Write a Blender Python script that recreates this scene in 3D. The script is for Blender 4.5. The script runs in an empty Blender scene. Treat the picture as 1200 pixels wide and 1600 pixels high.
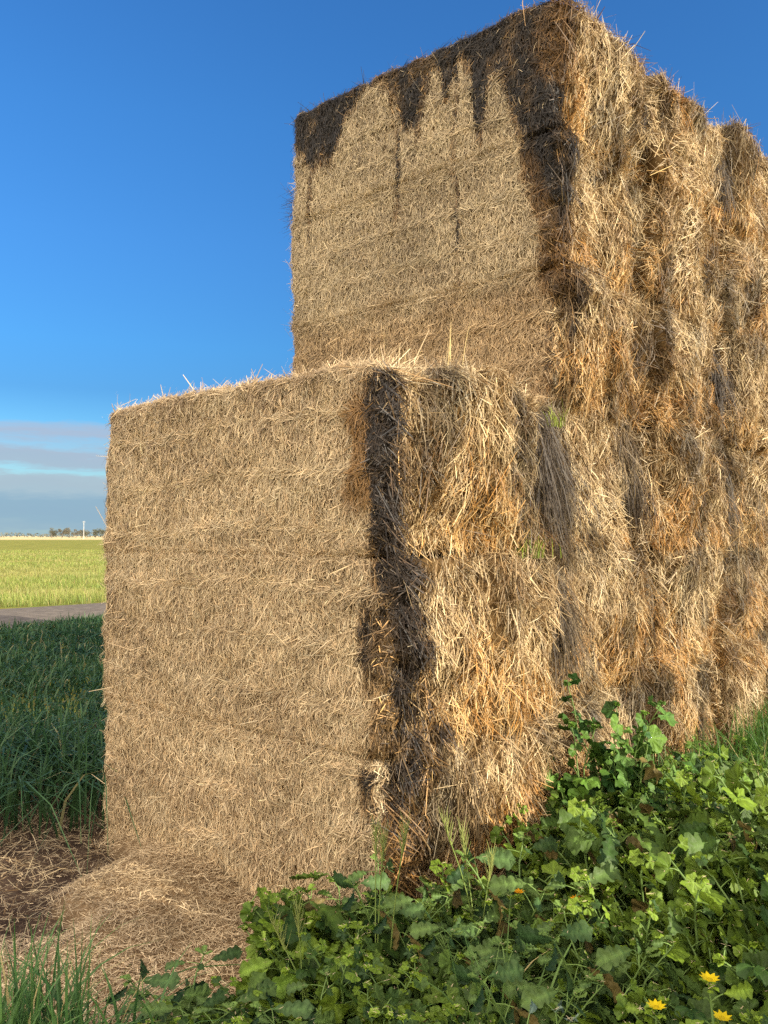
import bpy, math, random
import numpy as np
from mathutils import Vector

rng = np.random.default_rng(7)
random.seed(7)
scene = bpy.context.scene
COL = scene.collection

# ------------------------------------------------------------------ camera
CAM_H = 1.687
cam_d = bpy.data.cameras.new('camera')
cam = bpy.data.objects.new('camera', cam_d)
COL.objects.link(cam)
cam.location = (0, 0, CAM_H)
cam.rotation_euler = (math.radians(90 + 1.7), 0, 0)
cam_d.sensor_fit = 'VERTICAL'
cam_d.sensor_height = 36
cam_d.lens = 28.125
cam_d.clip_start = 0.05
cam_d.clip_end = 20000
scene.camera = cam

# ------------------------------------------------------------------ stack axes
D2 = np.array([.645, .764])       # along the sunlit side of the stack, away from the camera
N2 = np.array([.764, -.645])      # outward from the sunlit side
C2 = np.array([0.0, 3.15])        # near corner of the stack on the ground
ANG = math.atan2(-.645, .764)

def W(t, n, z=0.0):
    p = C2 + t * D2 + n * N2
    return (float(p[0]), float(p[1]), z)

# ------------------------------------------------------------------ light
SUN_EL = math.radians(17)
SUN_A = math.radians(12)           # how far the sun stands round from the side's normal
sh = N2 * math.cos(SUN_A) + D2 * math.sin(SUN_A)
sun_dir = Vector((sh[0] * math.cos(SUN_EL), sh[1] * math.cos(SUN_EL), math.sin(SUN_EL)))
sun_d = bpy.data.lights.new('sun', 'SUN')
sun_d.energy = 5.0
sun_d.angle = math.radians(.5)
sun_d.color = (1.0, .91, .74)
sun = bpy.data.objects.new('sun', sun_d)
COL.objects.link(sun)
sun.rotation_euler = sun_dir.to_track_quat('Z', 'Y').to_euler()

world = bpy.data.worlds.new('World')
scene.world = world
world.use_nodes = True
wn = world.node_tree
wn.nodes.clear()
def WN(t, **k):
    n = wn.nodes.new(t)
    for a, b in k.items():
        setattr(n, a, b)
    return n
out = WN('ShaderNodeOutputWorld')
bg = WN('ShaderNodeBackground')
sky = WN('ShaderNodeTexSky', sky_type='NISHITA', sun_disc=False)
sky.sun_elevation = SUN_EL
sky.sun_rotation = math.atan2(sun_dir.x, sun_dir.y)
sky.air_density = 1.0
sky.dust_density = .3
sky.ozone_density = 3.0
bg.inputs['Strength'].default_value = .125
# low banks of stratus over the horizon
tc = WN('ShaderNodeTexCoord')
sep = WN('ShaderNodeSeparateXYZ')
mp = WN('ShaderNodeMapping')
mp.inputs['Scale'].default_value = (4, 4, 26)
nz = WN('ShaderNodeTexNoise')
nz.inputs['Scale'].default_value = 1.3
nz.inputs['Detail'].default_value = 6
nz.inputs['Roughness'].default_value = .68
wn.links.new(tc.outputs['Generated'], sep.inputs[0])
wn.links.new(tc.outputs['Generated'], mp.inputs['Vector'])
wn.links.new(mp.outputs[0], nz.inputs['Vector'])
m1 = WN('ShaderNodeMath', operation='MULTIPLY_ADD')
m1.inputs[1].default_value = .055
wn.links.new(nz.outputs['Fac'], m1.inputs[0])
m0 = WN('ShaderNodeMath', operation='ADD')
m0.inputs[1].default_value = -.0275
wn.links.new(sep.outputs['Z'], m0.inputs[0])
wn.links.new(m0.outputs[0], m1.inputs[2])
m2 = WN('ShaderNodeMath', operation='MULTIPLY')
m2.inputs[1].default_value = 5.25
wn.links.new(m1.outputs[0], m2.inputs[0])
cov = WN('ShaderNodeValToRGB')
el = cov.color_ramp.elements
el[0].position = 0.0; el[0].color = (.75,) * 3 + (1,)
el[1].position = 1.0; el[1].color = (0, 0, 0, 1)
for p, v in ((.05, .9), (.14, .93), (.20, .9), (.30, .95), (.34, .9), (.375, .4), (.39, .4), (.43, .9),
             (.50, .9), (.545, .4), (.56, .45), (.60, .8), (.645, .55), (.70, .0)):
    e = el.new(p); e.color = (v, v, v, 1)
wn.links.new(m2.outputs[0], cov.inputs[0])
cloudc = WN('ShaderNodeValToRGB')
ce = cloudc.color_ramp.elements
ce[0].position = .0; ce[0].color = (1.39, 1.96, 2.54, 1)
ce[1].position = 1.0; ce[1].color = (2.45, 2.62, 2.87, 1)
for p, c in ((.1, (1.17, 1.82, 2.49)), (.2, (1.17, 1.76, 2.44)), (.27, (1.70, 2.21, 2.64)), (.35, (1.80, 2.21, 2.59)),
             (.45, (1.70, 2.12, 2.64)), (.6, (1.92, 2.12, 2.64))):
    e = ce.new(p); e.color = c + (1,)
wn.links.new(m2.outputs[0], cloudc.inputs[0])
hs = WN('ShaderNodeHueSaturation')
hs.inputs['Saturation'].default_value = 1.25
hs.inputs['Hue'].default_value = .508
hs.inputs['Value'].default_value = 1.15
wn.links.new(sky.outputs[0], hs.inputs['Color'])
mix = WN('ShaderNodeMix', data_type='RGBA')
wn.links.new(cov.outputs['Color'], mix.inputs[0])
tint = WN('ShaderNodeMix', data_type='RGBA', blend_type='MULTIPLY')
tint.inputs[0].default_value = 1.0
# the clear winter sky is deeper near the horizon than the model's
tr_ = WN('ShaderNodeValToRGB')
te = tr_.color_ramp.elements
te[0].position = .08; te[0].color = (.36, .54, .60, 1)
te[1].position = 1.0; te[1].color = (.85, .88, .92, 1)
for p, c in ((.17, (.28, .44, .53)), (.225, (.35, .56, .64)), (.34, (.50, .68, .75)), (.46, (.60, .77, .82)), (.56, (.66, .79, .84))):
    e = te.new(p); e.color = c + (1,)
wn.links.new(sep.outputs['Z'], tr_.inputs[0])
wn.links.new(tr_.outputs[0], tint.inputs[7])
wn.links.new(hs.outputs[0], tint.inputs[6])
wn.links.new(tint.outputs[2], mix.inputs[6])
wn.links.new(cloudc.outputs['Color'], mix.inputs[7])
# bright unseen cloud added behind the camera to fill the shaded bale fronts
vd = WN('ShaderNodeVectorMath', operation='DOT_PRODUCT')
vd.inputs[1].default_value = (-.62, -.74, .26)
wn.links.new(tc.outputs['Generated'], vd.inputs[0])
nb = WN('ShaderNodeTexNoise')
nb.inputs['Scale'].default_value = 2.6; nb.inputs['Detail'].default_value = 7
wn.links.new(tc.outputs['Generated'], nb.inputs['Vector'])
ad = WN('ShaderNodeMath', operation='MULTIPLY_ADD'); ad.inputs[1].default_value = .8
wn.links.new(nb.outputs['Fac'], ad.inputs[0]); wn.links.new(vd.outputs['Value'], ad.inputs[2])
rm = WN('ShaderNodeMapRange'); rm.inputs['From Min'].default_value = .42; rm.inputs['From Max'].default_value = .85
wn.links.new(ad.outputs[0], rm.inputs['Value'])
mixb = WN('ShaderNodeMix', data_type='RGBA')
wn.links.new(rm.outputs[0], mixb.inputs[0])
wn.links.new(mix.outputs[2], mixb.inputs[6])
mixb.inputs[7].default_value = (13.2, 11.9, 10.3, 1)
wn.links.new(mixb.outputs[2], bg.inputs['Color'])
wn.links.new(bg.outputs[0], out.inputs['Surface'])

scene.view_settings.view_transform = 'Standard'
scene.view_settings.look = 'None'
scene.view_settings.gamma = 1
scene.view_settings.exposure = .92
scene.cycles.use_denoising = False
scene.cycles.max_bounces = 6
scene.cycles.diffuse_bounces = 4
scene.cycles.glossy_bounces = 2
scene.cycles.transmission_bounces = 4
scene.cycles.caustics_reflective = False
scene.cycles.caustics_refractive = False

# ------------------------------------------------------------------ helpers
def vnoise(p, seed=0):
    """smooth value noise, p (n,3) -> (n,) in 0..1"""
    p = np.asarray(p, float)
    i = np.floor(p).astype(np.int64)
    f = p - i
    f = f * f * (3 - 2 * f)
    def h(a, b, c):
        v = (a * 374761393 + b * 668265263 + c * 2147483647 + seed * 144665 + 1013904223) & 0xffffffff
        v = ((v ^ (v >> 13)) * 1274126177) & 0xffffffff
        v = ((v ^ (v >> 16)) * 2246822519) & 0xffffffff
        v = v ^ (v >> 15)
        return (v & 0xffffff) / float(0xffffff)
    r = 0
    for dx in (0, 1):
        wx = f[:, 0] if dx else 1 - f[:, 0]
        for dy in (0, 1):
            wy = f[:, 1] if dy else 1 - f[:, 1]
            for dz in (0, 1):
                wz = f[:, 2] if dz else 1 - f[:, 2]
                r = r + wx * wy * wz * h(i[:, 0] + dx, i[:, 1] + dy, i[:, 2] + dz)
    return r

def fbm(p, seed=0, o=3):
    r = 0; a = .5; s = 0
    p = np.asarray(p, float)
    for k in range(o):
        r = r + a * vnoise(p, seed + k * 17); s += a
        p = p * 2.03 + 5.1; a *= .5
    return r / s

def smooth(a, b, x):
    t = np.clip((x - a) / (b - a), 0, 1)
    return t * t * (3 - 2 * t)

def norm(v):
    return v / np.maximum(np.linalg.norm(v, axis=-1, keepdims=True), 1e-9)

class MB:
    """collects arrays of vertices, quads/tris and point colours; builds one mesh object"""
    def __init__(s):
        s.v, s.q, s.t, s.c, s.qm, s.tm = [], [], [], [], [], []
        s.n = 0
    def add(s, v, q=None, t=None, c=None, mat=0):
        v = np.asarray(v, np.float32).reshape(-1, 3)
        s.v.append(v)
        if q is not None and len(q):
            q = np.asarray(q, np.int64).reshape(-1, 4) + s.n; s.q.append(q); s.qm.append(np.full(len(q), mat, np.int32))
        if t is not None and len(t):
            t = np.asarray(t, np.int64).reshape(-1, 3) + s.n; s.t.append(t); s.tm.append(np.full(len(t), mat, np.int32))
        if c is None:
            c = np.ones((len(v), 3))
        c = np.broadcast_to(np.asarray(c, np.float32), (len(v), 3))
        s.c.append(c)
        s.n += len(v)
    def mesh(s, name, mats, smooth_=False):
        me = bpy.data.meshes.new(name)
        v = np.concatenate(s.v)
        q = np.concatenate(s.q) if s.q else np.zeros((0, 4), np.int64)
        t = np.concatenate(s.t) if s.t else np.zeros((0, 3), np.int64)
        mi = np.concatenate((s.qm or [np.zeros(0, np.int32)]) + (s.tm or [np.zeros(0, np.int32)]))
        me.vertices.add(len(v))
        me.vertices.foreach_set('co', v.ravel())
        nl = q.size + t.size
        me.loops.add(nl)
        me.loops.foreach_set('vertex_index', np.concatenate([q.ravel(), t.ravel()]).astype(np.int32))
        me.polygons.add(len(q) + len(t))
        ls = np.concatenate([np.arange(len(q)) * 4, q.size + np.arange(len(t)) * 3]).astype(np.int32)
        me.polygons.foreach_set('loop_start', ls)
        me.polygons.foreach_set('material_index', mi.astype(np.int32))
        if smooth_:
            me.polygons.foreach_set('use_smooth', np.ones(len(mi), bool))
        ca = me.color_attributes.new('col', 'FLOAT_COLOR', 'POINT')
        c = np.concatenate(s.c)
        ca.data.foreach_set('color', np.concatenate([c, np.ones((len(c), 1), np.float32)], 1).astype(np.float32).ravel())
        for m in mats:
            me.materials.append(m)
        me.update()
        me.validate()
        return me
    def build(s, name, mats, parent=None, smooth_=False):
        o = bpy.data.objects.new(name, s.mesh(name, mats, smooth_))
        COL.objects.link(o)
        if parent: o.parent = parent
        return o

def tag(o, label=None, cat=None, group=None, kind=None):
    if label: o['label'] = label
    if cat: o['category'] = cat
    if group: o['group'] = group
    if kind: o['kind'] = kind
    return o

def empty(name, loc, rz=0, sc=1.0):
    o = bpy.data.objects.new(name, None)
    o.empty_display_size = .1
    o.location = loc; o.rotation_euler = (0, 0, rz); o.scale = (sc,) * 3
    COL.objects.link(o)
    return o

def copy_tree(o):
    c = o.copy(); COL.objects.link(c)
    for ch in o.children:
        k = ch.copy(); COL.objects.link(k); k.parent = c
    return c

# ------------------------------------------------------------------ materials
def new_mat(name):
    m = bpy.data.materials.new(name); m.use_nodes = True
    nt = m.node_tree
    return m, nt, nt.nodes['Principled BSDF']

def attr_mat(name, rough=.6, spec=.3, transl=0.0, bump=None, var=0.0, rng_=(.55, 1.45)):
    m, nt, b = new_mat(name)
    a = nt.nodes.new('ShaderNodeAttribute'); a.attribute_name = 'col'
    src = a.outputs['Color']
    if var:
        tcx = nt.nodes.new('ShaderNodeTexCoord')
        nx = nt.nodes.new('ShaderNodeTexNoise'); nx.inputs['Scale'].default_value = var
        nx.inputs['Detail'].default_value = 4
        nt.links.new(tcx.outputs['Object'], nx.inputs['Vector'])
        mr = nt.nodes.new('ShaderNodeMapRange'); mr.inputs['To Min'].default_value, mr.inputs['To Max'].default_value = rng_
        nt.links.new(nx.outputs['Fac'], mr.inputs['Value'])
        mu = nt.nodes.new('ShaderNodeMix'); mu.data_type = 'RGBA'; mu.blend_type = 'MULTIPLY'; mu.inputs[0].default_value = 1
        nt.links.new(src, mu.inputs[6]); nt.links.new(mr.outputs[0], mu.inputs[7])
        src = mu.outputs[2]
        if bump:
            bp = nt.nodes.new('ShaderNodeBump'); bp.inputs['Strength'].default_value = bump; bp.inputs['Distance'].default_value = .02
            nt.links.new(nx.outputs['Fac'], bp.inputs['Height']); nt.links.new(bp.outputs[0], b.inputs['Normal'])
    nt.links.new(src, b.inputs['Base Color'])
    b.inputs['Roughness'].default_value = rough
    b.inputs['Specular IOR Level'].default_value = spec
    if transl:
        tr = nt.nodes.new('ShaderNodeBsdfTranslucent')
        nt.links.new(src, tr.inputs['Color'])
        mx = nt.nodes.new('ShaderNodeMixShader'); mx.inputs[0].default_value = transl
        nt.links.new(b.outputs[0], mx.inputs[1]); nt.links.new(tr.outputs[0], mx.inputs[2])
        nt.links.new(mx.outputs[0], nt.nodes['Material Output'].inputs['Surface'])
    return m

M_STRAW = attr_mat('straw', .55, .35, .12)
M_CORE = attr_mat('packed_straw', .9, .1, 0, .25, 60)
M_GRASS = attr_mat('grass', .5, .3, .35)
M_LEAF = attr_mat('leaf', .55, .22, .16, .35, 45, (.72, 1.25))
M_STEM = attr_mat('stem', .55, .3, 0)
M_PETAL = attr_mat('petal', .5, .2, .3)
M_TREE = attr_mat('tree_leaves', .7, .2, .15)
M_BARK = attr_mat('bark', .8, .2, 0)

# ------------------------------------------------------------------ strands (straw, grass)
def strands(mb, P, T, N, L, Wd, bow, col, mat=0, taper=.55, tipdrop=None):
    """P centres, T unit direction, N surface normal; each strand a bent ribbon of two quads"""
    n = len(P)
    S = norm(np.cross(T, N) + rng.normal(0, .35, (n, 3)))
    L = L[:, None]; Wd = Wd[:, None] * .5
    a = P - T * L * .5
    b = P + N * bow[:, None] * L
    c = P + T * L * .5
    if tipdrop is not None:
        c = c + np.array([0, 0, -1.0]) * tipdrop[:, None] * L
    v = np.stack([a - S * Wd * taper, a + S * Wd * taper, b - S * Wd, b + S * Wd, c - S * Wd * taper, c + S * Wd * taper], 1)
    base = np.arange(n)[:, None] * 6
    q = np.concatenate([base + np.array([[0, 1, 3, 2]]), base + np.array([[2, 3, 5, 4]])], 0)
    cc = np.repeat(np.asarray(col)[:, None, :], 6, 1)
    mb.add(v, q, None, cc.reshape(-1, 3), mat)

def blades(mb, P, lean, h, w, col, seg=4, curl=.6, mat=0, tipcol=1.25):
    """grass blades from ground points P, bending along lean (n,2)"""
    n = len(P)
    ld = norm(np.concatenate([lean, np.zeros((n, 1))], 1))
    la = np.linalg.norm(lean, axis=1)
    side = np.stack([-ld[:, 1], ld[:, 0], np.zeros(n)], 1)
    yaw = rng.uniform(-.9, .9, n)[:, None]
    side = norm(side * np.cos(yaw) + ld * np.sin(yaw))
    vs = []; cs = []
    for k in range(seg + 1):
        s = k / seg
        z = h * (s - curl * la * s ** 3 * .75)
        o = h * la * (s ** 1.8)
        p = P + ld * o[:, None] + np.array([0, 0, 1.0]) * z[:, None]
        ww = (w * (1 - s ** 1.6) * .5 + w * .03)[:, None]
        vs += [p - side * ww, p + side * ww]
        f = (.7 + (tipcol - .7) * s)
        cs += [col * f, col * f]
    v = np.stack(vs, 1); c = np.stack(cs, 1)
    m = (seg + 1) * 2
    base = np.arange(n)[:, None] * m
    q = np.concatenate([base + np.array([[2 * k, 2 * k + 1, 2 * k + 3, 2 * k + 2]]) for k in range(seg)], 0)
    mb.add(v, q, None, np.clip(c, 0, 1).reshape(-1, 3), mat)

# ------------------------------------------------------------------ straw colours and rot
PALE = np.array([.66, .495, .265]); MID = np.array([.47, .31, .138]); BROWN = np.array([.215, .126, .048])
GOLD = np.array([.62, .36, .10]); ORANGE = np.array([.39, .19, .045]); GREY = np.array([.48, .39, .245])
ROT = np.array([.025, .0165, .0105])

def ray_face(px, py, t0):
    """pixel of the photograph -> (m inward from the sunlit side, z) on the vertical plane t = t0"""
    a = math.radians(1.7)
    x = (px - 600) / 1250; yv = (800 - py) / 1250
    dx, dy, dz = x, math.cos(a) - yv * math.sin(a), math.sin(a) + yv * math.cos(a)
    k = (t0 + C2 @ D2) / (dx * D2[0] + dy * D2[1])
    p = np.array([dx, dy]) * k - C2
    return -(p @ N2), CAM_H + dz * k

TOWER_T = 1.53
drips = [(458, 200), (470, 225), (480, 245), (500, 250), (515, 238), (525, 212), (534, 185), (540, 160), (552, 143), (575, 126),
         (600, 116), (608, 128), (620, 152), (640, 178), (650, 214), (660, 170), (668, 130), (676, 92), (688, 94), (693, 135), (701, 136),
         (707, 100), (716, 88), (728, 86), (735, 90), (739, 150), (745, 214), (753, 212), (760, 150), (768, 92), (779, 74), (790, 100),
         (798, 180), (815, 215), (828, 300), (845, 370), (865, 420), (885, 560), (900, 640)]
DM = []
for px, py in drips:
    m_, z_ = ray_face(px, py + 14, TOWER_T); DM.append((m_, z_))
DM.sort()
DM = np.array(DM)

def rot_amount(P):
    """dark rot and mould on the bales, from stack coordinates of world points P"""
    q = P[:, :2] - C2
    t = q @ D2; m = -(q @ N2); z = P[:, 2]
    nz = fbm(P * np.array([9, 9, 3.]), 3) - .5
    nz2 = fbm(P * 22, 9) - .5
    nzv = fbm(P * np.array([26, 26, 2.2]), 7) - .5
    nz3 = fbm(P * 3.5, 8) - .5
    r = np.zeros(len(P))
    # front of the tower: black crust along the top running down in drips
    zb = np.interp(m + nz2 * .03, DM[:, 0], DM[:, 1])
    tower = (t > 1.2) & (t < TOWER_T + .09) & (z > 2.35)
    wd_ = .085 + .16 * smooth(.62, .3, m)
    d = smooth(-wd_, wd_, z - zb + nz * .10 + nz2 * .06 + nzv * .26 + nz3 * .7 * smooth(.62, .3, m))
    d *= 1 - .6 * smooth(.04, .0, np.abs(z - 4.25 - (m - 1.0) * .1) + 0) * (m > .75) * (m < 1.25)
    streak = smooth(.022, .006, np.abs(m - .72 + nz * .06 + nz3 * .12)) * smooth(2.95, 3.6, z) * (.25 + .6 * smooth(.45, .6, nzv + .5))
    streak = np.maximum(streak, smooth(.03, .01, np.abs(m - 1.2 + nz * .08 + nz3 * .12)) * smooth(3.5, 3.9, z) * (.2 + .5 * smooth(.45, .6, nzv + .5)))
    streak = np.maximum(streak, smooth(.03, .01, np.abs(m - 2.0 + nz * .08 + nz3 * .1)) * smooth(3.7, 3.85, z) * .4)
    r = np.where(tower, np.maximum(d, streak), r)
    # tower corner seen from the sunlit side
    tw = np.where(z > 3.9, .03, .0)
    side = (m < .12) & (t > TOWER_T - .15) & (z > 2.4)
    r = np.where(side, np.maximum(r, smooth(.05, -.05, t - TOWER_T - tw + nz * .16 + nz3 * .12 + nz2 * .1)), r)
    # near corner of the lower stack
    low = (t < 1.2) & (z < 2.6)
    wf = np.where(z > 1.62, .07, np.where(z > .7, .055, .03))
    ws = np.interp(z, [0, .5, .8, 1.0, 1.3, 1.5, 1.62, 1.75, 2.0, 2.4], [.04, .16, .31, .35, .35, .31, .15, .11, .17, .20])
    front = smooth(.05, -.05, m - wf + nz * .30 + nz3 * .22 + nz2 * .08)
    sd = smooth(.05, -.05, t - ws + .02 + nz * .40 + nz3 * .40 + nz2 * .14)
    c = front * sd
    c = c * np.where((z > .6), 1, .6) * (.8 + .4 * (nz2 + .5))
    r = np.where(low, np.maximum(r, c), r)
    return np.clip(r, 0, 1)

def straw_colour(P, nrm_side, zrel, seed):
    """colour per strand; nrm_side 1 on the weathered sunlit side, 0 on the freshly cut front, zrel height in the bale 0..1"""
    n = len(P)
    k = rng.random(n)
    patch = fbm(P * np.array([2.2, 2.2, 2.6]), 21)
    fine = fbm(P * 9, 31)
    band = fbm(P * np.array([.8, .8, 9.]), 41)
    # front palette
    w = np.clip((patch - .5) * 1.3 + (band - .5) * .55 + (fine - .5) * .8 + .6 + rng.normal(0, .40, n), 0, 1)[:, None]
    fr = np.array([.245, .165, .09]) * (1 - w) + np.array([.70, .545, .325]) * w
    fr = np.where((k < .35)[:, None], np.array([.49, .355, .20]) * rng.uniform(.8, 1.4, n)[:, None], fr)
    smear = smooth(.58, .72, fbm(P * np.array([2.6, 2.6, 9.]), 47))[:, None] * (rng.random(n) < .6)[:, None]
    fr = fr * (1 - smear * .5) + GREY * 1.25 * smear * .5
    fr = np.where((k > .93)[:, None], GREY * rng.uniform(.9, 1.25, n)[:, None], fr)
    # sunlit side palette: greyer on top of each bale, golden and orange low down
    up = np.clip(zrel + (patch - .5) * 2.2, 0, 1)
    w2 = np.clip(rng.normal(.40, .38, n) + (fine - .5) * 1.5 + (patch - .5) * .9, 0, 1)[:, None]
    a = BROWN * (1 - w2) + PALE * w2
    b = ORANGE * (1 - w2) + (GOLD * .55 + PALE * .5) * w2
    g = BROWN * .75 * (1 - w2) + GREY * 1.25 * w2
    sd = a
    sd = np.where((rng.random(n) < smooth(.5, .1, up) * .6)[:, None], b, sd)
    sd = np.where((rng.random(n) < smooth(.5, 1.0, up) * .42)[:, None], g, sd)
    pat2 = fbm(P * np.array([4.4, 4.4, 1.7]) + 7, 57)
    dk = smooth(.48, .66, pat2) * .68
    sd = sd * (1 - dk)[:, None]
    up_ = smooth(2.3, 2.7, P[:, 2])[:, None] * .45
    fr = fr * (1 - up_) + (GREY * (.35 + .75 * w)) * up_  # tower front greyed in colour for its bluish shade
    lowb = (smooth(2.35, 2.5, P[:, 2]) * smooth(3.25, 3.0, P[:, 2] + (patch - .5) * .5))[:, None]
    fr = fr * (1 - lowb * .5) + fr * np.array([.80, .62, .42]) * lowb * .5
    c = np.where((nrm_side > .5)[:, None], sd, fr)
    c = c * np.clip(rng.normal(1, .2, n), .5, 1.55)[:, None]
    r = rot_amount(P)
    rr = smooth(.22, .62, r + rng.normal(0, .27, n) * (r > .02))[:, None]
    brownrim = (smooth(.05, .4, r) * smooth(.95, .5, r))[:, None]
    c = c * (1 - brownrim * .6) + ORANGE * rng.uniform(.3, 1.1, n)[:, None] * brownrim * .6
    qm = -((P[:, :2] - C2) @ N2); qt = (P[:, :2] - C2) @ D2
    rv = (smooth(.45, .7, fbm(P * np.array([11, 11, 4.5]), 61)) * np.where(P[:, 2] > 2.4, .8, 1))[:, None]
    wedge = (smooth(.55, .2, qm) * (P[:, 2] > 2.4) * smooth(.4, .6, fbm(P * np.array([6, 6, 2.5]), 64)))[:, None]
    rotc = (ROT * np.where(P[:, 2] > 2.4, .42, .75)[:, None] * (1 - rv) + BROWN * .42 * rv) * rng.uniform(.4, 2.2, n)[:, None] * (1 + (rng.random(n) < .06)[:, None] * 5)
    rotc = rotc * (1 - wedge) + (ORANGE * .22 + BROWN * .12) * rng.uniform(.3, 1.8, n)[:, None] * wedge
    op = smooth(.03, .07, qm) * smooth(.25, .17, qm) * smooth(1.72, 1.85, P[:, 2]) * smooth(2.34, 2.2, P[:, 2]) * (qt < .15)
    op = op * smooth(.38, .55, fbm(P * np.array([14, 14, 6.]), 63))
    c = c * (1 - op[:, None] * .85) + (ORANGE * .75) * rng.uniform(.4, 1.2, n)[:, None] * op[:, None] * .85
    c = c * (1 - rr) + rotc * rr
    return np.clip(c, .004, .92)

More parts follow.
